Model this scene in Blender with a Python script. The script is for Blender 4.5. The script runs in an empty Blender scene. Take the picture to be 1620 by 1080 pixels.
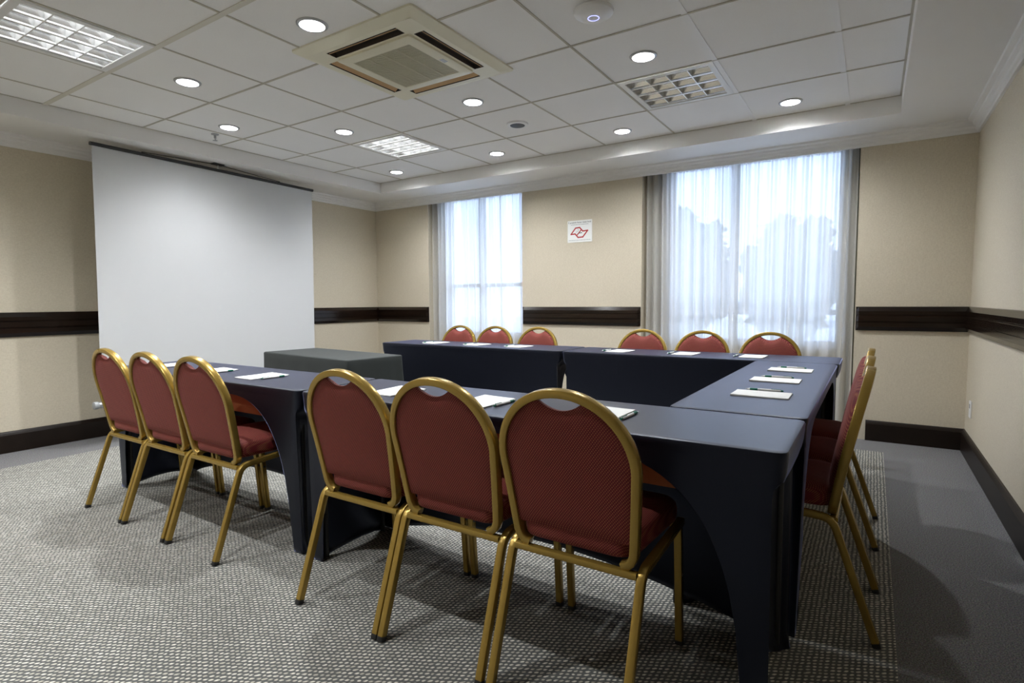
import bpy, bmesh, math, random
from mathutils import Vector, Matrix
random.seed(7)
PI = math.pi
scene = bpy.context.scene
COL = scene.collection

# ------------------------------------------------------------------ helpers
def link(o, parent=None):
    COL.objects.link(o)
    if parent is not None:
        o.parent = parent
    return o

def tag(o, label=None, cat=None, group=None, kind=None):
    if label: o['label'] = label
    if cat: o['category'] = cat
    if group: o['group'] = group
    if kind: o['kind'] = kind
    return o

def empty(name, loc, rz=0.0):
    o = bpy.data.objects.new(name, None)
    o.empty_display_size = 0.05
    o.location = loc
    o.rotation_euler = (0, 0, rz)
    return link(o)

def kids(o):
    return [c for c in bpy.data.objects if c.parent == o]

def copy_tree(o, parent=None):
    c = o.copy()
    link(c)
    c.parent = parent
    for ch in kids(o):
        copy_tree(ch, c)
    return c

class MB:
    """collects geometry for one mesh"""
    def __init__(self):
        self.bm = bmesh.new()
    def face(self, vs):
        try:
            return self.bm.faces.new(vs)
        except ValueError:
            return None
    def box(self, x0, x1, y0, y1, z0, z1):
        v = [self.bm.verts.new(p) for p in ((x0,y0,z0),(x1,y0,z0),(x1,y1,z0),(x0,y1,z0),(x0,y0,z1),(x1,y0,z1),(x1,y1,z1),(x0,y1,z1))]
        for f in ((3,2,1,0),(4,5,6,7),(0,1,5,4),(1,2,6,5),(2,3,7,6),(3,0,4,7)):
            self.face([v[i] for i in f])
        return self
    def quad(self, *pts):
        self.face([self.bm.verts.new(p) for p in pts]); return self
    def rings(self, rings, closed=True, cap0=True, cap1=True):
        R = [[self.bm.verts.new(p) for p in r] for r in rings]
        n = len(R[0])
        for a, b in zip(R, R[1:]):
            for i in range(n if closed else n-1):
                j = (i+1) % n
                self.face([a[i], a[j], b[j], b[i]])
        if cap0: self.face(list(reversed(R[0])))
        if cap1: self.face(R[-1])
        return R
    def lathe(self, prof, n=28, c=(0,0,0), axis='z', cap0=False, cap1=False):
        rs = []
        for r, h in prof:
            ring = []
            for i in range(n):
                a = 2*PI*i/n
                u, v = r*math.cos(a), r*math.sin(a)
                p = {'z': (u, v, h), 'y': (v, h, u), 'x': (h, u, v)}[axis]
                ring.append((p[0]+c[0], p[1]+c[1], p[2]+c[2]))
            rs.append(ring)
        self.rings(rs, True, cap0, cap1); return self
    def sweep(self, pts, prof, up=(1,0,0), cap=True):
        """sweep a closed 2D profile (a along 'up', b along up x tangent)"""
        pts = [Vector(p) for p in pts]
        up = Vector(up)
        rs = []
        for i, p in enumerate(pts):
            t = (pts[min(i+1, len(pts)-1)] - pts[max(i-1, 0)]).normalized()
            a = (up - t*up.dot(t))
            if a.length < 1e-5: a = t.orthogonal()
            a.normalize()
            b = t.cross(a)
            rs.append([p + a*u + b*v for u, v in prof])
        self.rings(rs, True, cap, cap); return self
    def build(self, name, mat, parent=None, smooth=False, bevel=0.0, seg=2, angle=40, solid=0.0):
        me = bpy.data.meshes.new(name)
        bmesh.ops.recalc_face_normals(self.bm, faces=self.bm.faces)
        self.bm.to_mesh(me); self.bm.free()
        me.materials.append(mat)
        if smooth:
            me.polygons.foreach_set('use_smooth', [True]*len(me.polygons))
            if angle < 180:
                me.set_sharp_from_angle(angle=math.radians(angle))
        o = bpy.data.objects.new(name, me)
        link(o, parent)
        if solid:
            m = o.modifiers.new('Solidify', 'SOLIDIFY'); m.thickness = solid; m.offset = -1
        if bevel:
            m = o.modifiers.new('Bevel', 'BEVEL'); m.width = bevel; m.segments = seg
            m.limit_method = 'ANGLE'; m.angle_limit = math.radians(40)
        return o

def fillet(pts, rad, n=6):
    pts = [Vector(p) for p in pts]
    out = [pts[0]]
    for i in range(1, len(pts)-1):
        p, a, b = pts[i], pts[i-1], pts[i+1]
        da, db = (a-p).normalized(), (b-p).normalized()
        ang = da.angle(db)
        d = min(rad/math.tan(ang/2), (a-p).length*.49, (b-p).length*.49)
        s, e = p+da*d, p+db*d
        for k in range(n+1):
            t = k/n
            out.append(s*(1-t)**2 + p*2*t*(1-t) + e*t*t)
    out.append(pts[-1])
    return out

def rrect(w, h, r, n=3):
    """closed rounded rectangle profile"""
    out = []
    for cx, cy, a0 in ((w/2-r, h/2-r, 0), (-w/2+r, h/2-r, 90), (-w/2+r, -h/2+r, 180), (w/2-r, -h/2+r, 270)):
        for k in range(n+1):
            a = math.radians(a0+90*k/n)
            out.append((cx+r*math.cos(a), cy+r*math.sin(a)))
    return out

def circ(r, n=10):
    return [(r*math.cos(2*PI*i/n), r*math.sin(2*PI*i/n)) for i in range(n)]

# ------------------------------------------------------------------ materials
class NT:
    def __init__(self, name):
        self.m = bpy.data.materials.new(name); self.m.use_nodes = True
        self.t = self.m.node_tree; self.t.nodes.clear()
        self.out = self.n('ShaderNodeOutputMaterial')
    def n(self, typ, **kw):
        nd = self.t.nodes.new(typ)
        for k, v in kw.items(): setattr(nd, k, v)
        return nd
    def set(self, sock, v):
        if hasattr(v, 'is_output') or isinstance(v, bpy.types.NodeSocket): self.t.links.new(v, sock)
        else: sock.default_value = v
    def math(self, op, a, b=0.0, c=0.0, clamp=False):
        nd = self.n('ShaderNodeMath', operation=op); nd.use_clamp = clamp
        self.set(nd.inputs[0], a); self.set(nd.inputs[1], b)
        if len(nd.inputs) > 2: self.set(nd.inputs[2], c)
        return nd.outputs[0]
    def smooth(self, x, a, b):
        nd = self.n('ShaderNodeMapRange', interpolation_type='SMOOTHSTEP')
        self.set(nd.inputs['Value'], x); nd.inputs['From Min'].default_value = a; nd.inputs['From Max'].default_value = b
        return nd.outputs['Result']
    def mix(self, f, a, b):
        nd = self.n('ShaderNodeMix', data_type='RGBA')
        self.set(nd.inputs[0], f); self.set(nd.inputs[6], a); self.set(nd.inputs[7], b)
        return nd.outputs[2]
    def coord(self, scale=(1,1,1)):
        tc = self.n('ShaderNodeTexCoord'); mp = self.n('ShaderNodeMapping')
        mp.inputs['Scale'].default_value = scale
        self.t.links.new(tc.outputs['Object'], mp.inputs[0])
        return mp.outputs[0]
    def noise(self, vec, scale, detail=3, rough=.55):
        nd = self.n('ShaderNodeTexNoise'); self.set(nd.inputs['Vector'], vec)
        nd.inputs['Scale'].default_value = scale; nd.inputs['Detail'].default_value = detail; nd.inputs['Roughness'].default_value = rough
        return nd.outputs['Fac']
    def bump(self, h, strength=.2, dist=.01):
        nd = self.n('ShaderNodeBump'); nd.inputs['Strength'].default_value = strength; nd.inputs['Distance'].default_value = dist
        self.set(nd.inputs['Height'], h); return nd.outputs[0]
    def bsdf(self, color, rough=.5, metal=0.0, normal=None, **kw):
        b = self.n('ShaderNodeBsdfPrincipled')
        self.set(b.inputs['Base Color'], color); self.set(b.inputs['Roughness'], rough); self.set(b.inputs['Metallic'], metal)
        if normal is not None: self.set(b.inputs['Normal'], normal)
        for k, v in kw.items(): self.set(b.inputs[k.replace('_', ' ')], v)
        return b.outputs[0]
    def done(self, s):
        self.t.links.new(s, self.out.inputs[0]); return self.m

def C4(c): return (c[0], c[1], c[2], 1.0)

def simple(name, col, rough=.5, metal=0.0, var=.06, scale=40, bump=0.0, **kw):
    t = NT(name); v = t.coord()
    f = t.noise(v, scale)
    c = t.mix(f, C4([x*(1-var) for x in col]), C4([min(1, x*(1+var)) for x in col]))
    nrm = t.bump(f, bump, .004) if bump else None
    return t.done(t.bsdf(c, rough, metal, nrm, **kw))

def emit(name, col, s):
    t = NT(name); e = t.n('ShaderNodeEmission'); e.inputs[0].default_value = C4(col); e.inputs[1].default_value = s
    return t.done(e.outputs[0])

def m_wallpaper():
    t = NT('beige_wallpaper')
    v1 = t.coord((60, 60, 260)); v2 = t.coord((1, 1, 1)); v3 = t.coord((220, 220, 50))
    f = t.math('ADD', t.math('MULTIPLY', t.noise(v1, 1.0, 3), .6), t.math('MULTIPLY', t.noise(v3, 1.0, 2), .4))
    big = t.noise(v2, 1.3, 2)
    c = t.mix(t.smooth(f, .3, .7), C4((.575, .51, .395)), C4((.69, .625, .50)))
    c = t.mix(t.math('MULTIPLY', big, .25), c, C4((.60, .54, .43)))
    return t.done(t.bsdf(c, .75, 0, t.bump(f, .12, .002)))

def m_ceiling_tile():
    t = NT('mineral_ceiling_tile')
    v = t.coord()
    f = t.noise(v, 170, 3, .7); g = t.noise(v, 2.2, 2)
    pit = t.smooth(f, .56, .72)
    c = t.mix(g, C4((.86, .855, .845)), C4((.90, .895, .885)))
    c = t.mix(t.math('MULTIPLY', pit, .35), c, C4((.66, .65, .63)))
    return t.done(t.bsdf(c, .9, 0, t.bump(t.math('SUBTRACT', 1.0, pit), .25, .002)))

def m_carpet_field():
    t = NT('woven_tuft_carpet')
    tc = t.n('ShaderNodeTexCoord'); sp = t.n('ShaderNodeSeparateXYZ'); t.t.links.new(tc.outputs['Object'], sp.inputs[0])
    wob = t.noise(t.coord(), 30, 3)
    x = t.math('DIVIDE', t.math('ADD', sp.outputs[0], t.math('MULTIPLY', wob, .016)), .0165)
    col = t.math('FLOOR', x)
    odd = t.math('MODULO', t.math('ABSOLUTE', col), 2.0)
    y = t.math('ADD', t.math('DIVIDE', t.math('ADD', sp.outputs[1], t.math('MULTIPLY', wob, .016)), .0175), t.math('MULTIPLY', odd, .5))
    du = t.math('SUBTRACT', t.math('FRACT', x), .5)
    dv = t.math('SUBTRACT', t.math('FRACT', y), .5)
    dv = t.math('SUBTRACT', dv, t.math('MULTIPLY', du, .55))
    d = t.math('SQRT', t.math('ADD', t.math('POWER', t.math('DIVIDE', du, .47), 2.0), t.math('POWER', t.math('DIVIDE', dv, .40), 2.0)))
    m = t.math('SUBTRACT', 1.0, t.smooth(t.math('ADD', d, t.math('MULTIPLY', t.math('SUBTRACT', t.noise(t.coord(), 190, 2), .5), .5)), .38, .92))
    cell = t.n('ShaderNodeTexWhiteNoise', noise_dimensions='2D')
    cb = t.n('ShaderNodeCombineXYZ'); t.set(cb.inputs[0], col); t.set(cb.inputs[1], t.math('FLOOR', y)); t.t.links.new(cb.outputs[0], cell.inputs['Vector'])
    lt = t.mix(cell.outputs['Value'], C4((.52, .49, .41)), C4((.86, .825, .73)))
    dk = t.mix(t.noise(t.coord(), 300, 2), C4((.060, .066, .068)), C4((.17, .17, .16)))
    c = t.mix(m, dk, lt)
    return t.done(t.bsdf(c, .95, 0, t.bump(m, .5, .004)))

def m_carpet_border():
    t = NT('grey_cut_pile_carpet')
    v = t.coord()
    f = t.noise(v, 210, 3, .75); g = t.noise(v, 60, 3, .7)
    nz = t.n('ShaderNodeTexNoise'); t.set(nz.inputs['Vector'], v); nz.inputs['Scale'].default_value = 150; nz.inputs['Detail'].default_value = 1
    c = t.mix(t.smooth(f, .38, .62), C4((.06, .06, .068)), C4((.29, .285, .285)))
    hs = t.n('ShaderNodeMix', data_type='RGBA'); hs.blend_type = 'OVERLAY'; hs.inputs[0].default_value = .35
    t.set(hs.inputs[6], c); t.set(hs.inputs[7], nz.outputs['Color'])
    c = t.mix(t.math('MULTIPLY', g, .3), hs.outputs[2], C4((.15, .15, .16)))
    return t.done(t.bsdf(c, .95, 0, t.bump(f, .4, .003)))

def m_chair_fabric():
    t = NT('red_dotted_upholstery')
    tc = t.n('ShaderNodeTexCoord'); sp = t.n('ShaderNodeSeparateXYZ'); t.t.links.new(tc.outputs['Object'], sp.inputs[0])
    s = .0082
    # diagonal lattice over the dominant plane: x against (y+z)
    w = t.math('ADD', sp.outputs[1], sp.outputs[2])
    a = t.math('DIVIDE', t.math('ADD', sp.outputs[0], w), s)
    b = t.math('DIVIDE', t.math('SUBTRACT', sp.outputs[0], w), s)
    fa = t.math('ABSOLUTE', t.math('SUBTRACT', t.math('FRACT', a), .5))
    fb = t.math('ABSOLUTE', t.math('SUBTRACT', t.math('FRACT', b), .5))
    dot = t.math('SUBTRACT', 1.0, t.smooth(t.math('SQRT', t.math('ADD', t.math('POWER', fa, 2.0), t.math('POWER', fb, 2.0))), .13, .30))
    f = t.noise(t.coord(), 60, 3)
    c = t.mix(f, C4((.120, .0055, .0085)), C4((.185, .0095, .0125)))
    line = t.smooth(fb, .30, .48)
    c = t.mix(t.math('MULTIPLY', line, .45), c, C4((.05, .005, .009)))
    c = t.mix(t.math('MULTIPLY', dot, .55), c, C4((.50, .25, .09)))
    return t.done(t.bsdf(c, .8, 0, t.bump(dot, .3, .002), Sheen_Weight=.12, Sheen_Roughness=.3, Sheen_Tint=(1, .45, .5, 1)))

def m_spandex():
    t = NT('navy_black_stretch_cloth')
    v = t.coord()
    f = t.noise(v, 500, 2)
    g = t.noise(v, 6, 3)
    c = t.mix(g, C4((.0035, .004, .0062)), C4((.005, .0056, .009)))
    return t.done(t.bsdf(c, .38, 0, t.bump(f, .06, .001), Sheen_Weight=1.0, Sheen_Roughness=.20, Sheen_Tint=(.50, .57, 1, 1), Specular_IOR_Level=.48, Specular_Tint=(.60, .68, 1, 1)))

def m_dark_wood():
    t = NT('dark_varnished_wood')
    f = t.noise(t.coord((2.2, 2.2, 70)), 1.0, 4, .6)
    c = t.mix(t.smooth(f, .35, .7), C4((.006, .0035, .0025)), C4((.020, .010, .006)))
    return t.done(t.bsdf(c, .16, 0, t.bump(f, .05, .001), Specular_IOR_Level=.42))

def m_sheer():
    t = NT('white_sheer_voile')
    f = t.noise(t.coord((90, 90, 12)), 1.0, 2)
    tr = t.n('ShaderNodeBsdfTransparent'); tl = t.n('ShaderNodeBsdfTranslucent'); df = t.n('ShaderNodeBsdfDiffuse')
    tr.inputs[0].default_value = C4((.93, .95, 1.0))
    c = t.mix(f, C4((.82, .80, .76)), C4((.90, .885, .85)))
    t.set(tl.inputs[0], c); t.set(df.inputs[0], c)
    a = t.n('ShaderNodeMixShader'); a.inputs[0].default_value = .55
    t.t.links.new(df.outputs[0], a.inputs[1]); t.t.links.new(tl.outputs[0], a.inputs[2])
    b = t.n('ShaderNodeMixShader')
    # the weave closes up when seen edge-on along a fold
    lw = t.n('ShaderNodeLayerWeight'); lw.inputs[0].default_value = .35
    t.set(b.inputs[0], t.math('SUBTRACT', .10, t.math('MULTIPLY', lw.outputs['Facing'], .10), clamp=True))
    t.t.links.new(a.outputs[0], b.inputs[1]); t.t.links.new(tr.outputs[0], b.inputs[2])
    return t.done(b.outputs[0])

def m_glass():
    t = NT('clear_window_glass')
    tr = t.n('ShaderNodeBsdfTransparent'); gl = t.n('ShaderNodeBsdfGlossy'); gl.inputs['Roughness'].default_value = .02
    tr.inputs[0].default_value = C4((.93, .96, .97))
    fr = t.n('ShaderNodeFresnel'); fr.inputs[0].default_value = 1.45
    mx = t.n('ShaderNodeMixShader'); t.t.links.new(fr.outputs[0], mx.inputs[0])
    t.t.links.new(tr.outputs[0], mx.inputs[1]); t.t.links.new(gl.outputs[0], mx.inputs[2])
    return t.done(mx.outputs[0])

M = dict(
    wall=m_wallpaper(), tile=m_ceiling_tile(), field=m_carpet_field(), border=m_carpet_border(),
    fabric=m_chair_fabric(), spandex=m_spandex(), wood=m_dark_wood(), skirting=simple('dark_stained_skirting', (.013, .008, .0055), .38, var=.3, scale=9, Specular_IOR_Level=.25), sheer=m_sheer(), glass=m_glass(),
    plaster=simple('white_plaster', (.84, .83, .815), .7, var=.02, scale=3),
    crown=simple('white_painted_moulding', (.86, .855, .845), .5, var=.02, scale=4),
    tbar=simple('aged_white_ceiling_bar', (.66, .63, .54), .5, var=.1, scale=3),
    tbar_dark=simple('dusty_ceiling_bar', (.52, .49, .42), .7, var=.2, scale=4),
    gold=simple('gold_powder_coat', (.38, .25, .055), .27, .55, var=.06, scale=25),
    cap_grey=simple('pale_grey_plastic', (.36, .37, .38), .45, var=.03),
    black=simple('black_plastic', (.014, .014, .015), .5, var=.1),
    acplastic=simple('yellowed_plastic', (.78, .75, .60), .45, var=.03, scale=5),
    acgrille=simple('khaki_grille_plastic', (.52, .49, .36), .5, var=.03, scale=8),
    acdark=simple('dark_duct', (.045, .038, .03), .8),
    flap=simple('cream_flap_lit_tan', (.62, .40, .20), .45, var=.05),  # cream flaps; warm lighting and yellowed plastic both put into the tan
    alu=simple('polished_aluminium', (.86, .86, .86), .18, .85, var=.03),
    louvre=simple('satin_louvre_aluminium', (.86, .855, .84), .3, .35, var=.03),
    grey_metal=simple('brushed_grey_metal', (.42, .43, .44), .35, .8, var=.05),
    white_metal=simple('white_enamel', (.80, .80, .79), .4, var=.02),
    paper=simple('white_paper', (.90, .90, .89), .7, var=.01),
    white_plastic=simple('white_plastic', (.82, .82, .82), .35, var=.02),
    green=simple('green_plastic', (.006, .16, .10), .35, var=.08),
    tabwood=simple('brown_laminate', (.45, .18, .07), .45, var=.15, scale=14),
    stagecloth=simple('black_green_tablecloth', (.008, .012, .0108), .75, var=.15, scale=30, Sheen_Weight=.10, Sheen_Roughness=.5),
    screen=simple('matte_white_screen', (.57, .58, .59), .85, var=.012, scale=3),
    frame_alu=simple('window_frame_paint', (.55, .56, .58), .4, var=.03),
    drape=simple('olive_grey_drape', (.20, .19, .135), .9, var=.12, scale=20),
    red=simple('red_print', (.42, .012, .015), .5, var=.03),
    ink=simple('black_ink', (.02, .02, .03), .6),
    greyink=simple('grey_ink', (.25, .25, .28), .6),
    lamp=emit('lamp_glow', (.95, .98, 1), 14.0),
    tube_on=emit('tube_glow', (.93, .97, 1), 2.0),
    blue=emit('blue_status_glow', (.36, .38, 1), .30),
    leaf=simple('tree_leaves', (.05, .085, .04), .7, var=.4, scale=3),
    bark=simple('tree_bark', (.10, .075, .05), .9, var=.3, scale=12),
    concrete=simple('pale_concrete', (.62, .63, .64), .9, var=.1, scale=1),
)

# ------------------------------------------------------------------ room
XL, XR, YF, YN, CAMH = -5.545, 0.605, 5.285, -1.6, 1.13
ZT, ZS = 2.535, 2.415                 # tile plane, soffit underside
TX0, TX1, TY0, TY1 = -4.935, 0.12, -1.15, 4.79
GX = [-0.2-0.625*i for i in range(8)]        # ceiling grid lines
GY = [4.105-0.625*j for j in range(9)]
N1, N2 = (-4.64, -3.275), (-1.908, -0.12)    # window niches

def struct(o): return tag(o, kind='structure')

b = MB(); b.box(XL-.2, XR+.2, YN-.2, YF+.4, -.12, 0)
struct(b.build('floor', M['border']))
b = MB(); b.box(-5.02, 0.10, YN+.4, 4.89, 0.0, 0.0025)
struct(b.build('floor_carpet_field', M['field']))
b = MB(); b.box(XL-.2, XL, YN-.2, YF+.4, 0, 2.8)
struct(b.build('wall_left', M['wall']))
b = MB(); b.box(XR, XR+.2, YN-.2, YF+.4, 0, 2.8)
struct(b.build('wall_right', M['wall']))
b = MB(); b.box(XL, XR, YN-.2, YN, 0, 2.8)
struct(b.build('wall_near', M['wall']))
b = MB()
O1, O2 = (-4.52, -3.335, .72, 2.42), (-1.70, -.215, .72, 2.42)   # glazed openings
for x0, x1 in ((XL, N1[0]), (N1[1], N2[0]), (N2[1], XR)):
    b.box(x0, x1, YF, YF+.36, 0, 2.8)
YB = YF+.19
for n, o in ((N1, O1), (N2, O2)):
    b.box(n[0], o[0], YB, YF+.36, 0, 2.8); b.box(o[1], n[1], YB, YF+.36, 0, 2.8)
    b.box(o[0], o[1], YB, YF+.36, 0, o[2]); b.box(o[0], o[1], YB, YF+.36, o[3], 2.8)
    b.box(n[0], n[1], YF, YB, 2.445, 2.8)
struct(b.build('wall_far', M['wall']))

# positions of the round downlights, shared with the holes cut in the tiles
DL = [(-2.43, 1.915, 'lit round downlight between the air conditioner and the left troffer, nearest the viewer'),
      (-3.70, 1.95, 'lit round downlight beside the corner of the brightly lit left troffer'),
      (-4.365, 2.61, 'lit round downlight beside the ceiling sprinkler'),
      (-3.70, 3.20, 'lit round downlight just left of the small lit troffer, nearer the air conditioner'),
      (-4.36, 4.47, 'lit round downlight nearest the far left ceiling corner'),
      (-2.41, 3.24, 'lit round downlight just beyond the right corner of the air conditioner'),
      (-3.04, 4.46, 'lit round downlight right of the small lit troffer, by the soffit above the narrow curtain'),
      (-1.79, 4.47, 'lit round downlight left of the unlit troffer, by the soffit'),
      (-1.157, 3.20, 'lit round downlight in front of the unlit troffer'),
      (-.54, 4.50, 'lit round downlight right of the unlit troffer, nearest the right soffit')]
HID = [(-1.79, .66), (-3.04, .66), (-4.36, .66), (-3.04, -.6), (-4.36, -.6)]  # unseen downlights added behind the camera to light the room
# ceiling tiles with openings for the three recessed troffers
TROF = [(-3.95, .98), (-3.95, 3.48), (-1.45, 3.48)]
b = MB()
xs = sorted([TX0, TX1] + [g for g in GX if TX0 < g < TX1]); ys = sorted([TY0, TY1] + [g for g in GY if TY0 < g < TY1])
for x0, x1 in zip(xs, xs[1:]):
    for y0, y1 in zip(ys, ys[1:]):
        if any(abs(x0-a) < .02 and abs(y0-c) < .02 for a, c in TROF): continue
        lamp = [q for q in [d[:2] for d in DL]+HID if x0 < q[0] < x1 and y0 < q[1] < y1]
        if not lamp:
            b.box(x0, x1, y0, y1, ZT, ZT+.015); continue
        cx, cy = lamp[0]
        ang = sorted([2*PI*k/40 for k in range(40)] + [math.atan2(yy-cy, xx-cx) % (2*PI) for xx in (x0, x1) for yy in (y0, y1)])
        inner, outer = [], []
        for a in ang:
            ca, sa = math.cos(a), math.sin(a)
            k = min([((x1-cx)/ca if ca > 0 else (x0-cx)/ca) if abs(ca) > 1e-9 else 9, ((y1-cy)/sa if sa > 0 else (y0-cy)/sa) if abs(sa) > 1e-9 else 9])
            outer.append((cx+k*ca, cy+k*sa, ZT)); inner.append((cx+.062*ca, cy+.062*sa, ZT))
        b.rings([outer, inner, [(p[0], p[1], ZT+.015) for p in inner]], True, False, False)
struct(b.build('ceiling', M['tile']))
b = MB(); b.box(XL-.2, XR+.2, YN-.2, YF+.4, 2.8, 2.9)
struct(b.build('ceiling_slab', M['plaster']))
b = MB()
b.box(XL, TX0, YN, YF, ZS, ZT+.03); b.box(TX1, XR, YN, YF, ZS, ZT+.03)
b.box(TX0, TX1, TY1, YF, ZS, ZT+.03); b.box(TX0, TX1, YN, TY0, ZS, ZT+.03)
struct(b.build('ceiling_soffit', M['plaster']))
wide, thin, new = MB(), MB(), MB()
for x in GX:
    if not TX0 < x < TX1: continue
    w = .015 if x > -.9 else .006
    (new if w > .01 else thin).box(x-w, x+w, TY0, TY1, ZT-.004, ZT+.002)
for y in GY:
    if not TY0 < y < TY1: continue
    w = .015 if abs(y-1.605) < .05 else .006
    (wide if w > .01 else thin).box(TX0, TX1, y-w, y+w, ZT-.0045, ZT+.002)
struct(wide.build('trim_1', M['tbar'])); struct(new.build('trim_12', M['crown']))
for x0, x1, y0, y1 in ((TX0, TX0+.012, TY0, TY1), (TX1-.012, TX1, TY0, TY1), (TX0, TX1, TY1-.012, TY1)):
    thin.box(x0, x1, y0, y1, ZT-.003, ZT+.002)
struct(thin.build('trim_2', M['tbar_dark']))

def moulding(name, mat, prof, wall, a0, a1, taper=(False, False), bevel=0):
    """prof: (distance from wall, z); runs along the wall from a0 to a1"""
    def pt(d, z, a):
        return {'left': (XL+d, a, z), 'right': (XR-d, a, z), 'far': (a, YF-d, z), 'near': (a, YN+d, z)}[wall]
    st = []
    if taper[0]: st.append((a0, .25))
    st.append((a0+(.022 if taper[0] else 0), 1))
    st.append((a1-(.022 if taper[1] else 0), 1))
    if taper[1]: st.append((a1, .25))
    m = MB()
    m.rings([[pt(d*k, z, a) for d, z in prof] for a, k in st])
    return struct(m.build(name, mat))

CROWN = [(0, 2.325), (.016, 2.325), (.018, 2.343), (.028, 2.350), (.030, 2.368), (.046, 2.378), (.050, 2.392), (.074, 2.400), (.078, 2.416), (0, 2.416)]
for i, (w, a0, a1) in enumerate((('far', XL, XR), ('left', YN, YF), ('right', YN, YF), ('near', XL, XR))):
    moulding('trim_%d' % (3+i), M['crown'], CROWN, w, a0, a1)
RAIL = [(0, .885), (.012, .885), (.030, .915), (.030, .948), (.024, .951), (.024, .956), (.032, .959), (.032, 1.000), (.026, 1.003), (.026, 1.008), (.030, 1.011), (.030, 1.038), (.012, 1.072), (0, 1.074)]
for i, (w, a0, a1, tp) in enumerate((('left', YN, YF, (False, False)), ('far', XL, N1[0]-.004, (False, True)), ('far', N1[1]+.004, N2[0]-.004, (True, True)),
                                     ('far', N2[1]+.006, XR, (True, False)), ('right', YN, YF, (False, False)))):
    moulding('trim_%d' % (7+i), M['wood'], RAIL, w, a0, a1, tp)
SKIRT = [(0, 0), (.022, 0), (.022, .135), (.016, .150), (.010, .160), (0, .162)]
for nm, w, a0, a1 in (('baseboard_left', 'left', YN, YF), ('baseboard_far_left', 'far', XL, N1[0]), ('baseboard_far_middle', 'far', N1[1], N2[0]), ('baseboard_far_right', 'far', N2[1]+.1, XR), ('baseboard_right', 'right', YN, YF)):
    moulding(nm, M['skirting'], SKIRT, w, a0, a1)

# windows: frame, glass, each with a middle mullion and a transom
for k, (o, mx) in enumerate(((O1, -3.985), (O2, -1.10))):
    w = struct(empty('window_%d' % (k+1), ((o[0]+o[1])/2, YB+.05, o[2])))
    f = MB(); X0, X1, Z0, Z1 = o
    cx, cz = (X0+X1)/2, o[2]
    def bx(x0, x1, z0, z1, d=.03): f.box(x0-cx, x1-cx, -d, d, z0-cz, z1-cz)
    bx(X0, X0+.05, Z0, Z1); bx(X1-.05, X1, Z0, Z1); bx(X0+.05, X1-.05, Z0, Z0+.05); bx(X0+.05, X1-.05, Z1-.05, Z1)
    bx(mx-.035, mx+.035, Z0+.05, Z1-.05, .028)
    tz = 1.33 if k == 0 else 1.02
    bx(X0+.05, mx-.035, tz-.022, tz+.022, .024); bx(mx+.035, X1-.05, tz-.022, tz+.022, .024)
    f.build('window_frame', M['frame_alu'], w)
    g = MB(); g.box(X0+.04-cx, X1-.04-cx, -.003, .003, .04, Z1-.04-cz)
    g.build('window_pane', M['glass'], w)

# ------------------------------------------------------------------ outside
b = MB(); b.box(-30, 20, YF+.5, 40, -.35, -.15)
struct(b.build('ground', M['concrete']))
def tree(x, y, h, r, label):
    t = empty('tree', (x, y, -.15)); tag(t, label, 'tree', 'trees beyond the large window')
    m = MB(); m.lathe([(.16, 0), (.12, h*.3), (.07, h*.75)], 10, cap0=True, cap1=True); m.build('trunk', M['bark'], t, True)
    m = MB()
    for _ in range(520):
        th, ph = random.uniform(0, 2*PI), math.acos(random.uniform(-1, 1)); q = r*random.uniform(.45, 1)**.6
        c = Vector((q*math.sin(ph)*math.cos(th), q*math.sin(ph)*math.sin(th), h*.62+q*math.cos(ph)*.62*h/(2*r)*1.6))
        if c.z < .1: continue
        s = random.uniform(.12, .26)
        a = Vector((random.gauss(0, 1), random.gauss(0, 1), random.gauss(0, 1))).normalized(); u = a.orthogonal().normalized()*s; w = a.cross(u)
        m.quad(c-u-w*.6, c+u-w*.6, c+u+w*.6, c-u+w*.6)
    m.build('foliage', M['leaf'], t)
tree(-3.7, 13.2, 3.0, .95, 'dim tree crown seen through the left half of the large sheer curtain')
tree(-1.6, 13.6, 2.8, .95, 'dim tree crown seen through the middle of the large sheer curtain')
tree(.5, 13.2, 3.1, .95, 'dim tree crown seen through the right half of the large sheer curtain')

# ------------------------------------------------------------------ curtains
def curtain(n, name, label, seed, amp=.044):
    rnd = random.Random(seed)
    x0, x1 = n[0]+.012, n[1]-.012
    L = x1-x0
    ph = [rnd.uniform(0, 6.28) for _ in range(6)]
    NX, NZ = int(L/.006), 34
    t = empty(name, ((x0+x1)/2, YF+.085, .006)); tag(t, label, 'curtain', 'sheer window curtains')
    m = MB(); R = []
    for j in range(NZ+1):
        v = j/NZ; z = v*2.412
        row = []
        for i in range(NX+1):
            u = i/NX; x = u*L
            drift = .022*math.sin(3.1*x+ph[0]+1.2*v)*(1-v)
            xx = x+drift
            q = math.sin(2*PI*xx/.092+ph[1]+1.7*math.sin(2*PI*xx/.61+ph[2]))
            q2 = math.sin(2*PI*xx/.051+ph[3]+.9*math.sin(2*PI*xx/.37+ph[4]))
            k = .55+.55*math.sin(2*PI*xx/.8+ph[5])**2
            yy = amp*(q*(.55+.45*(1-v))*k+.36*q2*v)
            row.append(m.bm.verts.new((x+.3*drift*min(1, 8*u*(1-u))-L/2, yy*.95, z)))
        R.append(row)
    for a, c in zip(R, R[1:]):
        for i in range(NX):
            m.face([a[i], a[i+1], c[i+1], c[i]])
    m.build('cloth', M['sheer'], t, True, angle=180)
    m = MB(); m.box(-L/2, L/2, -.012, .012, 2.414, 2.438)
    m.build('track', M['white_metal'], t)
    return t
curtain(N1, 'sheer_curtain', 'narrow white sheer curtain in the window niche nearer the room corner', 3)
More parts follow.
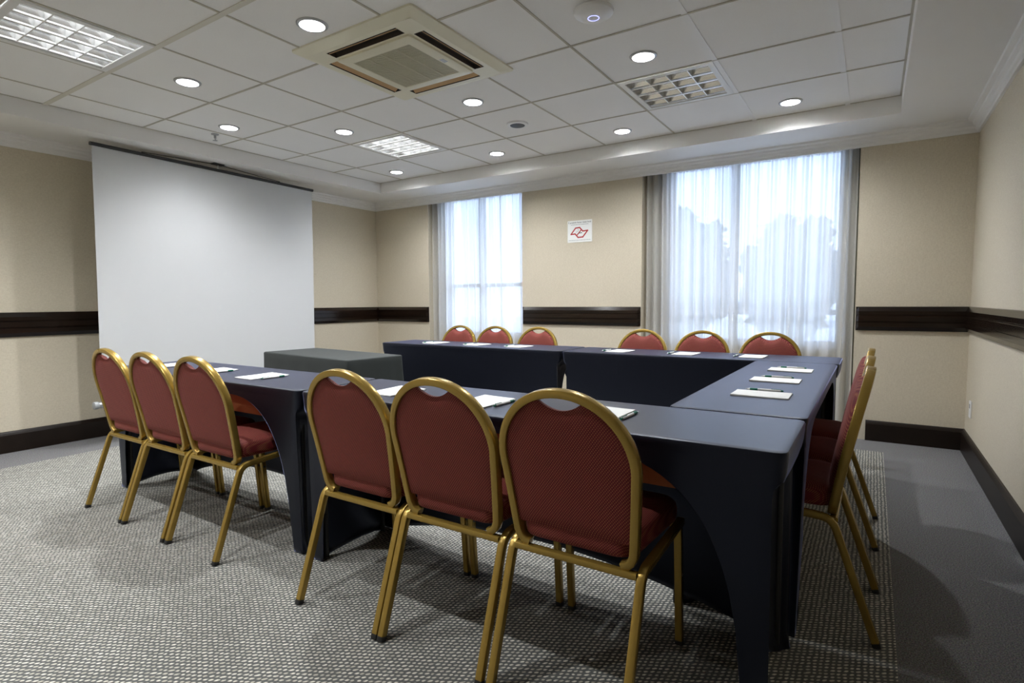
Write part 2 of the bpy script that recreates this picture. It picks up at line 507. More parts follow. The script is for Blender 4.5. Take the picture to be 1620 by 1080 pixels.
curtain(N2, 'sheer_curtain', 'wide white sheer curtain over the large window by the three right chairs', 11)

def drape(x0, x1, y, label, seed):
    rnd = random.Random(seed); L = x1-x0
    t = MB(); f = []; bk = []
    n = 40
    rows = []
    for z in (0, .6, 1.2, 1.8, 2.42):
        ring = []
        for i in range(n+1):
            x = L*i/n; ring.append((x-L/2, .014*math.sin(2*PI*x/.045+seed)+.004, z))
        for i in range(n, -1, -1):
            x = L*i/n; ring.append((x-L/2, .014*math.sin(2*PI*x/.045+seed)-.0, z))
        rows.append(ring)
    t.rings(rows)
    o = t.build('blackout_drape', M['drape'], None, True, angle=60)
    o.location = ((x0+x1)/2, y, .015)
    return tag(o, label, 'drape', 'dark drapes gathered at the niche sides')
drape(N2[1]-.115, N2[1]-.006, YF+.145, 'olive-grey drape gathered behind the wide sheer at its right edge', 1)
drape(N2[0]+.006, N2[0]+.20, YF+.145, 'olive-grey drape gathered behind the wide sheer at its left edge', 2)
drape(N1[0]+.006, N1[0]+.10, YF+.145, 'olive-grey drape gathered behind the narrow sheer at its left edge', 4)

# ------------------------------------------------------------------ lamps
def downlight_proto():
    t = empty('downlight', (0, 0, ZT))
    m = MB(); m.lathe([(.060, .0), (.0615, -.008), (.070, -.0085), (.077, -.004), (.078, 0)], 36); m.build('trim_ring', M['grey_metal'], t, True, angle=50)
    m = MB(); m.lathe([(.0605, -.004), (.0595, .006), (.050, .050)], 36); m.build('reflector', M['white_metal'], t, True, angle=50)
    m = MB(); m.lathe([(.051, .050), (.03, .048), (.001, .047)], 36, cap1=True); m.build('lamp_disc', M['lamp'], t, True)
    l = bpy.data.lights.new('lamp_beam', 'SPOT'); l.energy = 9.0; l.spot_size = math.radians(158); l.spot_blend = 1.0; l.shadow_soft_size = .03; l.color = (.96, .985, 1)
    lo = bpy.data.objects.new('lamp_beam', l); link(lo, t); lo.location = (0, 0, .021)
    return t
p0 = downlight_proto()
for i, (x, y, lb) in enumerate(DL):
    o = p0 if i == 0 else copy_tree(p0)
    o.location = (x, y, ZT); tag(o, lb, 'ceiling light', 'round downlights')
for x, y in HID:
    o = copy_tree(p0); o.location = (x, y, ZT); tag(o, 'added unseen downlight lighting the room from behind the viewer', 'ceiling light', 'added unseen downlights behind the viewer')

def troffer(x, y, on, along, label):
    t = empty('troffer_light', (x+.3125, y+.3125, ZT)); tag(t, label, 'ceiling light', 'square louvred troffers')
    h = .2975
    m = MB()
    for s in (-1, 1):
        m.box(-h, h, s*h-(.035 if s > 0 else 0), s*h+(.035 if s < 0 else 0), -.007, .0)
        m.box(s*h-(.035 if s > 0 else 0), s*h+(.035 if s < 0 else 0), -h+.035, h-.035, -.007, .0)
    m.build('frame', M['white_metal'], t)
    m = MB(); q = .264
    m.box(-q, q, -q, q, .098, .102)
    for s in (-1, 1):
        m.box(-q, q, s*q-.002, s*q+.002, 0, .10); m.box(s*q-.002, s*q+.002, -q, q, 0, .10)
    m.build('housing', M['alu'], t)
    def P(u, v, z): return (u, v, z) if along == 'x' else (v, u, z)
    # four mirrored troughs, each round one tube
    m = MB(); wd = 2*q/4
    for k in range(4):
        c = -q+wd*(k+.5)
        pts = []
        for i in range(13):
            s = -1+2*i/12; pts.append((c+s*wd*.5, .09-.085*abs(s)**2.4))
        for (v0, z0), (v1, z1) in zip(pts, pts[1:]):
            m.quad(P(-q, v0, z0), P(q, v0, z0), P(q, v1, z1), P(-q, v1, z1))
    m.build('reflector', M['alu'], t, True, angle=60)
    m = MB()
    for k in range(3):
        u = -q+2*q*(k+1)/4
        m.box(*((u-.0030, u+.0030, -q, q) if along == 'x' else (-q, q, u-.0030, u+.0030)), .0, .046)
    for k in range(5):
        v = -q+wd*k; v = max(-q+.009, min(q-.009, v))
        m.box(*((-q, q, v-.009, v+.009) if along == 'x' else (v-.009, v+.009, -q, q)), -.001, .008)
    m.build('louvre', M['louvre'], t)
    for k in range(4):
        c = -q+wd*(k+.5)
        m = MB()
        m.sweep([P(-q+.02, c, .055), P(q-.02, c, .055)], circ(.0105, 12), up=(0, 0, 1))
        m.build('tube', M['tube_on'] if on else M['white_plastic'], t, True)
    return t
troffer(*TROF[0], True, 'y', 'brightly lit louvred troffer at the left, nearest the viewer')
troffer(*TROF[1], True, 'x', 'lit louvred troffer in the middle of the ceiling, beyond the air conditioner')
troffer(*TROF[2], False, 'x', 'unlit louvred troffer between downlights near the wide curtain')

# ------------------------------------------------------------------ ceiling fittings
def air_conditioner():
    t = empty('air_conditioner', (-2.322, 2.487, ZT)); tag(t, 'square cream ceiling cassette air conditioner with four slots', 'air conditioner')
    H = .452
    m = MB()
    def sq(h, z, r=.02):
        return [(x, y, z) for x, y in rrect(2*h, 2*h, r, 4)]
    m.rings([sq(H, 0), sq(H, -.010), sq(H-.06, -.030, .045)], True, False, False)
    m.build('outer_panel', M['acplastic'], t, True, angle=35)
    # face with four slots left open
    m = MB(); g = [-.392, -.362, -.294, -.262, .262, .294, .362, .392]
    def is_slot(i, j):
        cx, cy = (g[i]+g[i+1])/2, (g[j]+g[j+1])/2
        a, c = abs(cx), abs(cy)
        return (.294 < a < .362 and c < .262) or (.294 < c < .362 and a < .262)
    zf = -.030
    for i in range(7):
        for j in range(7):
            if not is_slot(i, j):
                m.quad((g[i], g[j], zf), (g[i+1], g[j], zf), (g[i+1], g[j+1], zf), (g[i], g[j+1], zf))
    m.build('face', M['acplastic'], t)
    for a in range(4):
        m = MB()
        ca, sa = math.cos(a*PI/2), math.sin(a*PI/2)
        def T(x, y, z): return (x*ca-y*sa, x*sa+y*ca, z)
        x0, x1, y0, y1, z1 = -.262, .262, .294, .362, -.003
        for q in (((x0,y0,z1),(x1,y0,z1),(x1,y1,z1),(x0,y1,z1)), ((x0,y0,zf),(x1,y0,zf),(x1,y0,z1),(x0,y0,z1)), ((x0,y1,zf),(x1,y1,zf),(x1,y1,z1),(x0,y1,z1)),
                  ((x0,y0,zf),(x0,y1,zf),(x0,y1,z1),(x0,y0,z1)), ((x1,y0,zf),(x1,y1,zf),(x1,y1,z1),(x1,y0,z1))):
            m.quad(*[T(*p) for p in q])
        s = m.build('slot', M['acdark'], t)
        m = MB()
        R = []
        for p in ((.350, -.029), (.344, -.024), (.322, -.010), (.320, -.012), (.340, -.026), (.347, -.031)):
            R.append([T(-.256, p[0], p[1]), T(.256, p[0], p[1])])
        m.rings(R+[R[0]], False, False, False)
        m.build('flap', M['flap'], s)
    m = MB()
    m.rings([sq(.278, -.030, .02), sq(.278, -.040, .02), sq(.270, -.044, .02), sq(.215, -.044, .004), sq(.213, -.036, .004)], True, False, False)
    gr = m.build('grille', M['acplastic'], t, True, angle=35)
    m = MB(); m.box(-.213, .213, -.213, .213, -.0355, -.033); m.build('filter', M['acdark'], gr)
    m = MB()
    for k in range(34):
        y = -.213+.426*(k+.5)/34
        m.box(-.213, .213, y-.0040, y+.0040, -.0415, -.037)
    for k in range(1, 4):
        x = -.213+.426*k/4
        m.box(x-.005, x+.005, -.213, .213, -.0435, -.0362)
    m.build('grille_slats', M['acgrille'], gr)
    m = MB(); m.box(.225, .252, .02, .065, -.0448, -.0441); m.build('badge', M['grey_metal'], t)
air_conditioner()

t = empty('ceiling_speaker', (-2.412, 3.83, ZT)); tag(t, 'small round ceiling grille with dark centre and white rim', 'speaker')
m = MB(); m.lathe([(.056, -.002), (.060, -.015), (.070, -.017), (.084, -.013), (.087, 0)], 36); m.build('rim', M['white_metal'], t, True, angle=50)
m = MB(); m.lathe([(.0595, -.012), (.057, -.0158), (.03, -.0172), (.002, -.0178)], 30, cap1=True); m.build('mesh_cover', M['black'], t, True)

t = empty('wireless_access_point', (-1.183, 2.575, ZT)); tag(t, 'white domed wireless access point with glowing blue ring on ceiling', 'access point')
m = MB(); m.lathe([(.092, 0), (.097, -.008), (.094, -.018), (.075, -.030), (.045, -.037), (.001, -.039)], 40, cap1=True); m.build('housing', M['white_plastic'], t, True)
m = MB(); m.lathe([(.025, -.0376), (.0252, -.0398), (.028, -.0396), (.0283, -.0372)], 40); m.build('status_ring', M['blue'], t, True)

t = empty('sprinkler_head', (-4.64, 2.65, ZT)); tag(t, 'small grey metal sprinkler head hanging from the ceiling', 'sprinkler')
m = MB(); m.lathe([(.030, 0), (.028, -.006), (.010, -.010), (.009, -.03), (.011, -.034)], 20, cap1=True); m.build('body', M['grey_metal'], t, True, angle=40)
m = MB(); m.lathe([(.004, -.03), (.004, -.05), (.019, -.051), (.019, -.053)], 20, cap1=True); m.build('deflector', M['grey_metal'], t, True, angle=40)

# ------------------------------------------------------------------ projection screen
def projection_screen():
    hx, hy = -5.115, 2.935
    t = empty('projection_screen', (hx, hy, ZS)); tag(t, 'large white pull-down projection screen hung before the left wall', 'projection screen')
    t.rotation_euler = (math.radians(-.95), 0, 0)
    y0, y1 = -1.005, 1.035          # local edges
    zt, zb = -.072, -2.085
    m = MB()
    nz = 40; ny = 24
    F = []
    for j in range(nz+1):
        z = zt+(zb-zt)*j/nz
        bulge = .006*math.sin(PI*j/nz)
        F.append([(bulge+.004*math.sin(2.2*PI*i/ny)*(j/nz), y0+.012+(y1-y0-.024)*i/ny, z) for i in range(ny+1)])
    Bk = [[(p[0]-.0016, p[1], p[2]) for p in r] for r in F]
    m.rings([f+list(reversed(k)) for f, k in zip(F, Bk)])
    m.build('screen_fabric', M['screen'], t, True, angle=50)
    m = MB(); m.sweep([(0, y0, zt+.012), (0, y1, zt+.012)], rrect(.026, .032, .008, 3), up=(0, 0, 1)); br = m.build('top_bar', M['black'], t, True, angle=50)
    m = MB(); m.lathe([(.025, y0-.01), (.025, y1+.01)], 24, (0, 0, zb-.012), 'y', True, True); cs = m.build('roller_case', M['grey_metal'], t, True, angle=50)
    for e0, e1 in ((y0-.055, y0-.008), (y1+.008, y1+.055)):
        m = MB(); m.lathe([(.010, e0+.008), (.024, e0+.010), (.030, e0+.014), (.030, e1-.006), (.025, e1)], 24, (0, 0, zb-.012), 'y', True, True)
        m.build('end_cap', M['cap_grey'], cs, True, angle=50)
    m = MB(); m.box(-.03, .03, -.05, .05, -.012, .0); m.build('ceiling_bracket', M['black'], t, bevel=.003)
    m = MB(); m.sweep([(0, 0, -.010), (0, 0, -.056)], circ(.008, 10)); m.build('hook', M['alu'], t, True)
    for s in (-1, 1):
        m = MB(); m.sweep([(0, .03*s, -.010), (0, .64*s, zt+.030)], circ(.0035, 8), up=(1, 0, 0)); m.build('suspension_wire', M['black'], t, True)
projection_screen()

# ------------------------------------------------------------------ wall sign and socket
def wall_sign():
    sx0, sx1, sz0, sz1 = -2.712, -2.434, 1.742, 1.966
    w, h = sx1-sx0, sz1-sz0
    t = empty('wall_sign', ((sx0+sx1)/2, YF, (sz0+sz1)/2)); tag(t, 'white no-smoking wall sign with red angular emblem', 'sign')
    m = MB(); m.box(-w/2, w/2, -.004, -.0, -h/2, h/2); m.build('plate', M['paper'], t)
    # red outlined emblem: pixel layout of the sign mapped to the plate
    def mp(px, py): return ((px-783)/480*w, -(py-632)/430*h)
    def stroke(mb, pts, wd, closed=False):
        P = [Vector((p[0], 0, p[1])) for p in pts]
        segs = list(zip(P, P[1:]+([P[0]] if closed else [])))
        if not closed: segs = segs[:len(P)-1]
        for k, (a, c) in enumerate(segs):
            d = (c-a).normalized(); n = Vector((-d.z, 0, d.x))*wd/2; a2, c2 = a-d*wd*.42, c+d*wd*.42
            y0, y1 = -.0046-.00005*k, -.004
            v = [m2 for m2 in (a2-n, c2-n, c2+n, a2+n)]
            vs = [mb.bm.verts.new((q.x, y0, q.z)) for q in v]+[mb.bm.verts.new((q.x, y1, q.z)) for q in v]
            for f in ((0,1,2,3), (4,5,6,7), (0,1,5,4), (1,2,6,5), (2,3,7,6), (3,0,4,7)): mb.face([vs[i] for i in f])
    m = MB()
    stroke(m, [mp(*p) for p in ((612, 684), (702, 566), (782, 560), (845, 634), (940, 626), (846, 748), (752, 754), (694, 680))], .0125, True)
    stroke(m, [mp(*p) for p in ((818, 604), (735, 702))], .0110)
    m.build('emblem', M['red'], t)
    m = MB()
    stroke(m, [mp(765, 668), mp(825, 664)], .007)
    m.build('cigarette', M['ink'], t)
    m = MB()
    stroke(m, [mp(*p) for p in ((712, 655), (728, 630), (746, 640), (765, 608), (742, 596))], .0022)
    m.build('smoke_drawing', M['greyink'], t)
    def text(body, size, z, mat, name):
        cu = bpy.data.curves.new(name, 'FONT'); cu.body = body; cu.size = size; cu.align_x = 'CENTER'; cu.align_y = 'CENTER'; cu.extrude = .0004
        o = bpy.data.objects.new(name, cu); link(o)
        bpy.context.view_layer.update()
        me = bpy.data.meshes.new_from_object(o.evaluated_get(bpy.context.evaluated_depsgraph_get()))
        bpy.data.objects.remove(o); bpy.data.curves.remove(cu)
        me.materials.clear(); me.materials.append(mat)
        xs_ = [v.co.x for v in me.vertices]; k = min(1.0, w*.92/(max(xs_)-min(xs_)))
        for v in me.vertices: v.co = (v.co.x*k, -.0046-v.co.z, v.co.y*k)
        n = bpy.data.objects.new(name, me); link(n, t); n.location = (0, 0, z)
    text('É proibido fumar neste local', .026, mp(0, 458)[1], M['ink'], 'heading')
    for nm, zz, half in (('small_print', mp(0, 500)[1], .72), ('footer_print', mp(0, 806)[1], .90)):
        m = MB(); rnd = random.Random(5); x = -w/2*half
        while x < w/2*half:
            l = rnd.uniform(.006, .017); m.box(x, min(x+l, w/2*half), -.0046, -.004, zz-.0022, zz+.0022); x += l+.004
        m.build(nm, M['greyink'], t)
wall_sign()

t = empty('wall_socket', (XR, 5.02, .352)); tag(t, 'white electrical socket plate low on the right wall', 'socket')
m = MB(); m.box(-.008, 0, -.038, .038, -.06, .06); m.build('cover_plate', M['white_plastic'], t, bevel=.003)
m = MB(); m.box(-.0095, -.0075, -.014, .014, .008, .038); m.build('outlet', M['greyink'], t)
m = MB(); m.box(-.0095, -.0075, -.014, .014, -.038, -.008); m.build('outlet', M['white_plastic'], t)

# ------------------------------------------------------------------ tables
TH = .75
def perimeter(L, D, r=.028, n_long=64, n_short=26):
    """points round the table edge: (x, y, nx, ny, side, distance along side, side length)"""
    out = []
    def side(a, c, nrm, nm, n):
        a, c = Vector(a), Vector(c); ln = (c-a).length
        for i in range(n+1):
            s = .5-.5*math.cos(PI*i/n); s = .45*s+.55*i/n
            p = a.lerp(c, s); out.append((p.x, p.y, nrm[0], nrm[1], nm, r+s*ln, ln+2*r))
    def corner(cx, cy, a0):
        for k in (1, 2):
            a = math.radians(a0+30*k); out.append((cx+r*math.cos(a), cy+r*math.sin(a), math.cos(a), math.sin(a), 'corner', 0, 1))
    x, y = L/2, D/2
    side((-x+r, -y), (x-r, -y), (0, -1), 'outer', n_long); corner(x-r, -y+r, -90)
    side((x, -y+r), (x, y-r), (1, 0), 'end', n_short); corner(x-r, y-r, 0)
    side((x-r, y), (-x+r, y), (0, 1), 'inner', n_long); corner(-x+r, y-r, 90)
    side((-x, y-r), (-x, -y+r), (-1, 0), 'end', n_short); corner(-x+r, -y+r, 180)
    return out

def z_low(side, s, ln, a=.085, p=2.5, open_end=False):
    if side == 'corner': return 0.0
    d = min(s, ln-s)
    if side == 'outer':
        top = .688
        if d < a: return 0.0
        tt = min(1, (d-a)/.46)
        return top*(1-(1-tt)**p)**(1/p)
    if side == 'inner':
        a = .08
        if d < a: return 0.0
        tt = (d-a)/(ln/2-a)
        return .13*math.sin(tt*PI/2)**.8
    a = .07
    if d < a: return 0.0
    if open_end:
        return .60*(1-(1-(d-a)/(ln/2-a))**2.4)**(1/2.4)
    return .035*math.sin((d-a)/(ln/2-a)*PI/2)**.8

def inset(z, side):
    if z > .735: return 0.0
    if z > .672: return .006*(.735-z)/.063
    if z > .64: return .006+.034*((.672-z)/.032)
    k = z/.64
    base = .040-.003*(1-k)
    if z < .05: base -= .014*(1-z/.05)
    return base

def conference_table(cx, cy, L, D, rz, label, a=.085, p=2.5, open_end=False):
    t = empty('conference_table', (cx, cy, 0), rz); tag(t, label, 'table', 'stretch-covered conference tables')
    P = perimeter(L, D)
    m = MB(); NR = 30
    # top surface rings, from centre outwards, then the side columns down to the hem
    rings = []
    for ins, z in ((.026, TH), (.010, TH), (.0025, TH-.0018), (0, TH-.007)):
        rings.append([(x-nx*ins, y-ny*ins, z) for x, y, nx, ny, *_ in P])
    for j in range(1, NR+1):
        ring = []
        for x, y, nx, ny, sd, s, ln in P:
            zl = z_low(sd, s, ln, a, p, open_end) + .004
            f = j/NR
            z = (TH-.007)+(zl-(TH-.007))*f
            # long sides hang almost flat; the short ends step in under the top so that the legs stay slender
            ie = inset(z, 'end'); io = .004*min(1, (.735-z)/.02) + .016*max(0, (.735-z)/.735) if z < .735 else 0.0
            if sd == 'corner':
                ix, iy = nx*ie, ny*io
            elif sd == 'end':
                dent = 0.0 if open_end or z > .64 else .055*min(1, (.64-z)/.10)*math.sin(PI*min(1, max(0, (s-.03)/(ln-.06))))**.6
                ix, iy = nx*(ie+dent), io*max(-1, min(1, y/(D/2)))*(abs(y)/(D/2))**4
            else:
                iy, ix = ny*io, ie*math.copysign((abs(x)/(L/2))**8, x)
            ring.append((x-ix, y-iy, z))
        rings.append(ring)
    m.rings(rings, True, True, False)
    m.build('stretch_cover', M['spandex'], t, True, angle=50, solid=.003)
    m = MB(); m.box(-L/2+.014, L/2-.014, -D/2+.014, D/2-.014, TH-.030, TH-.006); m.build('tabletop', M['tabwood'], t)
    m = MB(); m.box(-L/2+.17, L/2-.17, -D/2+.075, -D/2+.095, .588, TH-.031); m.build('apron', M['tabwood'], t)
    for sx in (-1, 1):
        for sy in (-1, 1):
            m = MB(); x, y = sx*(L/2-.064), sy*(D/2-.064)
            m.sweep([(x, y, .004), (x, y, TH-.031)], circ(.012, 12)); m.build('leg', M['black'], t, True, angle=60)
    return t
T_FL = conference_table(-2.995, 1.742, 1.82, .468, 0, 'navy stretch-covered table at near left, ending by the projection screen')
T_FR = conference_table(-1.118, 1.742, 1.906, .468, 0, 'navy stretch-covered table nearest the viewer, at the near right corner')
T_R = conference_table(-.388, 2.885, 1.795, .450, PI/2, 'navy stretch-covered table along the right side with three notepads', .05, 3.6)
T_BR = conference_table(-1.075, 4.022, 1.84, .468, PI, 'navy stretch-covered table before the wide curtain at the far right', open_end=True)
T_BL = conference_table(-2.975, 4.022, 1.93, .468, PI, 'navy stretch-covered table before the narrow curtain at the far left', open_end=True)

def draped_table():
    t = empty('side_table', (-3.70, 2.992, 0), math.radians(-6)); tag(t, 'small table under a loose black-green cloth beside the projection screen', 'table')
    L, D, H = 1.20, .50, .722
    P = []
    for x, y in rrect(L, D, .012, 3): P.append((x, y))
    # resample outline
    pts = []
    n = len(P)
    for i in range(n):
        a, c = Vector(P[i]+(0,)), Vector(P[(i+1) % n]+(0,)); k = max(1, int((c-a).length/.018))
        for q in range(k): pts.append(a.lerp(c, q/k))
    m = MB(); rings = []
    for ins, z in ((.04, H), (.008, H), (.002, H-.003), (-.001, H-.010)):
        rings.append([(p.x*(1-2*ins/L), p.y*(1-2*ins/D), z) for p in pts])
    for j in range(1, 17):
        f = j/16; z = H-.010+(.006-(H-.010))*f
        ring = []
        for i, p in enumerate(pts):
            ang = math.atan2(p.y/D, p.x/L)
            cor = max(0, abs(math.sin(2*ang)))**6
            w = .5+.5*math.sin(p.x*21+p.y*27+.8*math.sin(p.x*9))
            out = (.004+.014*w+.035*cor*(.5+.5*math.sin(17*ang)))*f**.9
            d = Vector((p.x/(L/2), p.y/(D/2), 0)); 
            nrm = Vector((math.copysign(abs(d.x)**12, d.x), math.copysign(abs(d.y)**12, d.y), 0)).normalized()
            ring.append((p.x+nrm.x*out, p.y+nrm.y*out, z))
        rings.append(ring)
    m.rings(rings, True, True, False)
    m.build('draped_cloth', M['stagecloth'], t, True, angle=60, solid=.003)
    m = MB(); m.box(-L/2+.012, L/2-.012, -D/2+.012, D/2-.012, H-.03, H-.005); m.build('tabletop', M['tabwood'], t)
    for sx in (-1, 1):
        for sy in (-1, 1):
            m = MB(); x, y = sx*(L/2-.06), sy*(D/2-.06); m.sweep([(x, y, .003), (x, y, H-.03)], circ(.016, 12)); m.build('leg', M['black'], t, True)
draped_table()

# ------------------------------------------------------------------ chairs
def back_y(z): 
    k = (z-.41)/.475
    return -.118-.075*k-.022*k*k

def chair_proto():
    t = empty('banquet_chair', (0, 0, 0))
    sqr = rrect(.024, .024, .0035, 2)
    for s in (-1, 1):
        X = .2025*s
        path = fillet([(X, -.258, .006), (X, -.122, .402), (X, .235, .424)], .055, 8)
        cut = 9
        m = MB(); m.sweep(path[:cut+1], sqr); l = m.build('leg', M['gold'], t, True, angle=35)
        m = MB(); m.sweep([(X, -.2595, .0), (X, -.2548, .016)], rrect(.0255, .0255, .005, 2)); m.build('glide', M['black'], l, True, angle=35)
        m = MB(); m.sweep(path[cut:], sqr); m.build('side_rail', M['gold'], t, True, angle=35)
        X2 = .197*s
        m = MB(); m.sweep([(X2, .258, .006), (X2, .226, .414)], sqr); l = m.build('leg', M['gold'], t, True, angle=35)
        m = MB(); m.sweep([(X2, .2585, .0), (X2, .2572, .016)], rrect(.0255, .0255, .005, 2)); m.build('glide', M['black'], l, True, angle=35)
        m = MB(); m.lathe([(.006, X2-.0125*1 if s < 0 else X2-.0125), (.006, X2+.0125)], 10, (0, .2395, .245), 'x', True, True); m.build('stacking_stud', M['black'], l, True)
    m = MB(); m.sweep([(-.191, -.126, .392), (.191, -.126, .392)], rrect(.020, .024, .004, 2), up=(0, 0, 1)); m.build('crossbar', M['gold'], t, True, angle=35)
    m = MB(); m.sweep([(-.186, .225, .414), (.186, .225, .414)], rrect(.018, .018, .004, 2), up=(0, 0, 1)); m.build('crossbar', M['gold'], t, True, angle=35)
    # back frame: one bent tube with rounded arch
    W, zs, zt, zb = .203, .685, .883, .412
    pts = []
    def xw(z): return W*(1-.115*max(0, (zs-z)/(zs-zb)))
    half = [(.146, zb-.004), (.162, zb+.002), (.174, zb+.014), (xw(zb+.035)-.0005, zb+.035)]
    half += [(xw(z), z) for z in (.48, .53, .58, .63)]
    for k in range(0, 17):
        a = PI/2*k/16; half.append((W*math.cos(a)**.96 if k < 16 else 0, zs+(zt-zs)*math.sin(a)))
    full = half + [(-x, z) for x, z in reversed(half[:-1])]
    path = [(x, back_y(z), z) for x, z in full]
    m = MB(); m.sweep(path, rrect(.030, .024, .0045, 2), up=(0, 1, .12)); m.build('back_frame', M['gold'], t, True, angle=35)
    # upholstered back with a hand hold below the arch
    NXc, NZr = 40, 22
    Wi, zti, zlo = .194, zt-.009, .474
    def top(x):
        z = zs+(zti-zs)*math.sqrt(max(0, 1-(x/Wi)**2))
        if abs(x) < .080: z = min(z, zti-.003-.037*(1-(x/.080)**2))
        return z
    us = sorted(set([round(math.sin(PI/2*(-1+2*i/NXc)), 5) for i in range(NXc+1)]+[-.36, .36, -.33, .33, -.29, .29, -.25, .25, -.2, .2, -.15, .15, -.1, .1, -.05, .05]))
    m = MB(); F, B = [], []
    for u in us:
        x = u*Wi; tp = top(x); fr, bk = [], []
        for j in range(NZr+1):
            v = j/NZr; z = zlo+(tp-zlo)*v
            sc = 1-.115*max(0, (zs-z)/(zs-zb))
            e = (1-abs(u)**5)**.5 if abs(u) < 1 else 0
            ev = (1-abs(2*v-1)**7)**.5 if 0 < v < 1 else 0
            th = e*ev
            yb = back_y(z)
            fr.append(m.bm.verts.new((x*sc, yb+.006+.030*th, z)))
            bk.append(m.bm.verts.new((x*sc, yb-.005-.007*th, z)))
        F.append(fr); B.append(bk)
    for i in range(len(us)-1):
        for j in range(NZr):
            m.face([F[i][j], F[i+1][j], F[i+1][j+1], F[i][j+1]]); m.face([B[i][j], B[i][j+1], B[i+1][j+1], B[i+1][j]])
        m.face([F[i][0], B[i][0], B[i+1][0], F[i+1][0]]); m.face([F[i][NZr], F[i+1][NZr], B[i+1][NZr], B[i][NZr]])
    for j in range(NZr):
        m.face([F[0][j], F[0][j+1], B[0][j+1], B[0][j]]); m.face([F[-1][j], B[-1][j], B[-1][j+1], F[-1][j+1]])
    m.build('backrest', M['fabric'], t, True, angle=55)
    # seat cushion
    m = MB()
    def outline(k, z):
        o = []
        for x, y in rrect(.396*k, .395*k+.0*(1-k), .06*k, 6):
            tap = 1-.10*(.5-(y/(.395*k)))
            o.append((x*tap, y+.066, z))
        return o
    m.rings([outline(.95, .428), outline(.985, .433), outline(1.0, .448), outline(1.0, .470), outline(.985, .484), outline(.94, .495), outline(.85, .502), outline(.6, .508), outline(.3, .511), outline(.08, .512)])
    m.build('seat', M['fabric'], t, True, angle=60)
    return t

CH = []
near = 1.520
for x, w in ((-3.437, 'nearest the projection screen'), (-3.0, 'the middle one of the three'), (-2.555, 'the one farthest from the screen')):
    CH.append((x, near, 0, 'red banquet chair at the near left table, '+w, 'chairs at the near left table'))
for x, w in ((-1.574, 'leftmost of the three large foreground chairs'), (-1.141, 'middle of the three large foreground chairs'), (-.697, 'rightmost of the three large foreground chairs')):
    CH.append((x, near, 0, 'red banquet chair, '+w+' seen from behind', 'chairs at the near right table'))
for y, w in ((2.300, 'nearest the viewer'), (2.732, 'the middle one in its line'), (3.164, 'farthest from the viewer')):
    CH.append((-.212, y, PI/2, 'red banquet chair seen edge-on at the right table, '+w, 'chairs at the right table'))
for x, w in ((-3.50, 'nearest the room corner'), (-3.065, 'second from the room corner'), (-2.585, 'third from the corner, against bare wall')):
    CH.append((x, 4.245, PI, 'red chair behind the far left table, '+w, 'chairs at the far left table'))
for x, w in ((-1.585, 'at the left edge of the wide curtain'), (-1.105, 'in the middle of the wide curtain'), (-.622, 'closest to the right wall')):
    CH.append((x, 4.245, PI, 'red chair behind the far right table, '+w, 'chairs at the far right table'))
ch0 = chair_proto()
for i, (x, y, rz, lb, gp) in enumerate(CH):
    o = ch0 if i == 0 else copy_tree(ch0)
    o.location = (x, y, .0025); o.rotation_euler = (0, 0, rz); tag(o, lb, 'chair', gp)

# ------------------------------------------------------------------ notepads and pens
def pad_proto():
    t = empty('notepad', (0, 0, 0))
    m = MB(); m.box(-.0765, .0765, -.1065, .1065, 0, .0012); m.build('backing', M['ink'], t)
    m = MB(); R = []
    for z in (.0012, .0050):
        R.append([(x, y, z+(.0022*max(0, y/.105)**6*max(0, -x/.075) if z > .004 else 0)) for x, y in [(-.075, -.105), (-.025, -.105), (.025, -.105), (.075, -.105), (.075, 0), (.075, .105), (.025, .105), (-.025, .105), (-.075, .105), (-.075, 0)]])
    m.rings(R); m.build('sheets', M['paper'], t)
    return t
def pen_proto():
    t = empty('pen', (0, 0, 0)); r = .0052; c = (0, 0, r)
    m = MB(); m.lathe([(r, -.058), (r, .030)], 14, c, 'y', True, True); b_ = m.build('barrel', M['white_plastic'], t, True, angle=50)
    m = MB(); m.lathe([(r*1.02, .030), (r*1.06, .045), (r*.95, .060)], 14, c, 'y', True, True); m.build('grip', M['green'], t, True, angle=50)
    m = MB(); m.lathe([(r*.95, .060), (r*.35, .074), (r*.15, .078)], 14, c, 'y', False, True); m.build('tip', M['white_plastic'], t, True, angle=50)
    m = MB(); m.lathe([(r*.7, -.068), (r*.7, -.058)], 12, c, 'y', True, True); m.build('button', M['green'], t, True, angle=50)
    m = MB(); m.box(-.0016, .0016, -.060, -.022, 2*r-.0002, 2*r+.0014); m.build('clip', M['green'], t)
    return t
PADS = []
def pads(pos, rz, off, where, group):
    for (x, y), w, jit in pos: PADS.append((x, y, rz, off, '%s, %s' % (where, w), group, jit))
pads([((-3.64, 1.705), 'nearest the projection screen', .06), ((-3.12, 1.71), 'the middle one of three', .05), ((-2.655, 1.712), 'nearest the table joint', .05)], 0, (.100, .0), 'on the near left table', 'near left table')
pads([((-1.70, 1.715), 'behind the left foreground chair', .03), ((-1.232, 1.708), 'between the middle and right foreground chairs', .03), ((-.755, 1.730), 'behind the right foreground chair', .03)], 0, (.095, .0), 'on the near right table', 'near right table')
pads([((-.365, 2.412), 'nearest the viewer', -.02), ((-.375, 2.875), 'the middle one of three', -.03), ((-.362, 3.330), 'farthest from the viewer', -.02)], PI/2, (.105, .0), 'on the right table', 'right table')
pads([((-3.42, 3.985), 'nearest the room corner', .1), ((-2.94, 3.985), 'the middle one of three', .1), ((-2.50, 3.985), 'nearest the table joint', .1)], PI, (.105, .0), 'on the far left table', 'far left table')
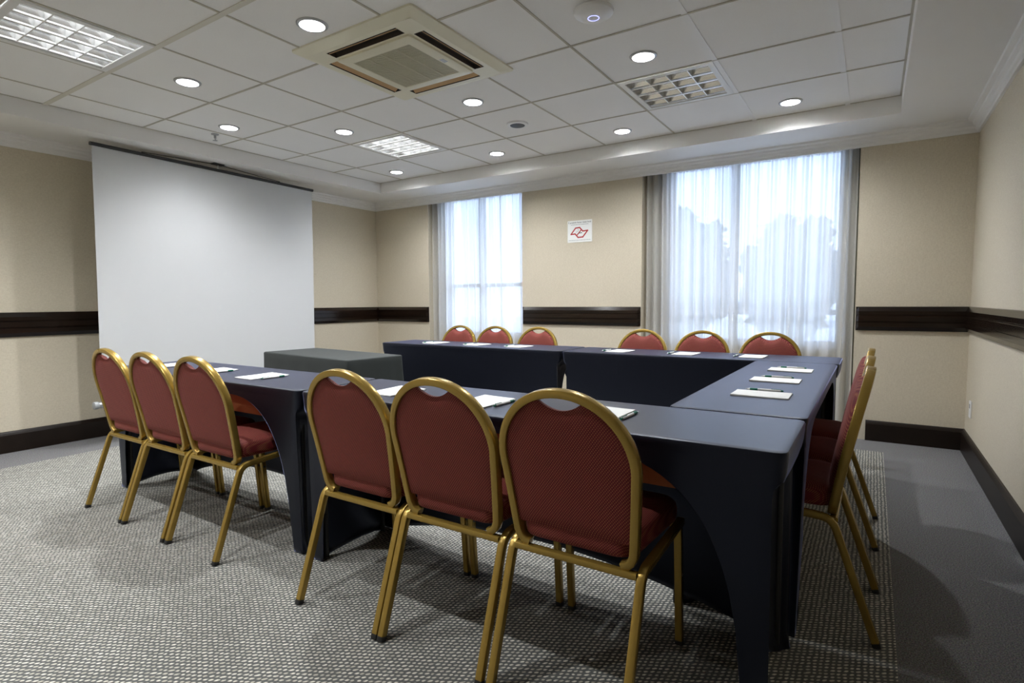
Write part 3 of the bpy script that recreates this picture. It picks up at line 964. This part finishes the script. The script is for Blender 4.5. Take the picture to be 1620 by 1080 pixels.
pads([((-1.60, 3.985), 'nearest the table joint', .12), ((-1.11, 4.005), 'the middle one of three', .06), ((-.665, 4.02), 'nearest the right table', .03)], PI, (.110, .0), 'on the far right table', 'far right table')
pd0, pn0 = pad_proto(), pen_proto()
for i, (x, y, rz, off, w, gp, jit) in enumerate(PADS):
    o = pd0 if i == 0 else copy_tree(pd0)
    o.location = (x, y, TH); o.rotation_euler = (0, 0, rz-jit*.5); tag(o, 'white notepad '+w, 'notepad', 'notepads on the '+gp)
    n = pn0 if i == 0 else copy_tree(pn0)
    c, s = math.cos(rz-jit*.5), math.sin(rz-jit*.5)
    n.location = (x+c*off[0]-s*off[1], y+s*off[0]+c*off[1], TH); n.rotation_euler = (0, 0, rz-jit)
    tag(n, 'pen by the notepad '+w, 'pen', 'pens on the '+gp)

# ------------------------------------------------------------------ daylight
w = bpy.data.worlds.new('World'); scene.world = w; w.use_nodes = True
nt = w.node_tree
bg = nt.nodes['Background']
bg.inputs[0].default_value = (.56, .69, 1.0, 1); bg.inputs[1].default_value = 1.2
for o in (O1, O2):
    l = bpy.data.lights.new('window_portal', 'AREA'); l.shape = 'RECTANGLE'; l.size = o[1]-o[0]; l.size_y = o[3]-o[2]
    l.cycles.is_portal = True
    ob = bpy.data.objects.new('window_portal', l); link(ob)
    ob.location = ((o[0]+o[1])/2, YB+.12, (o[2]+o[3])/2); ob.rotation_euler = (-PI/2, 0, 0)

# ------------------------------------------------------------------ camera
cam = bpy.data.cameras.new('Camera'); cam.sensor_width = 36; cam.lens = 882/1620*36; cam.clip_start = .02
co = bpy.data.objects.new('Camera', cam); link(co)
yaw, pit, rol = -.5740, -.0710, -.0064
f = Vector((math.sin(yaw)*math.cos(pit), math.cos(yaw)*math.cos(pit), math.sin(pit)))
rt = Vector((math.cos(yaw), -math.sin(yaw), 0)); up = rt.cross(f)
c, s = math.cos(rol), math.sin(rol)
r2, u2 = c*rt+s*up, -s*rt+c*up
mw = Matrix((r2, u2, -f)).transposed().to_4x4(); mw.translation = (0, 0, CAMH)
co.matrix_world = mw
scene.camera = co

vs = scene.view_settings
vs.view_transform = 'Standard'; vs.look = 'None'; vs.gamma = 1; vs.exposure = 2.95; vs.use_curve_mapping = False
cy = scene.cycles
cy.use_denoising = True
cy.max_bounces = 10; cy.diffuse_bounces = 6; cy.transparent_max_bounces = 12
cy.caustics_reflective = False; cy.caustics_refractive = False
cy.sample_clamp_indirect = 0
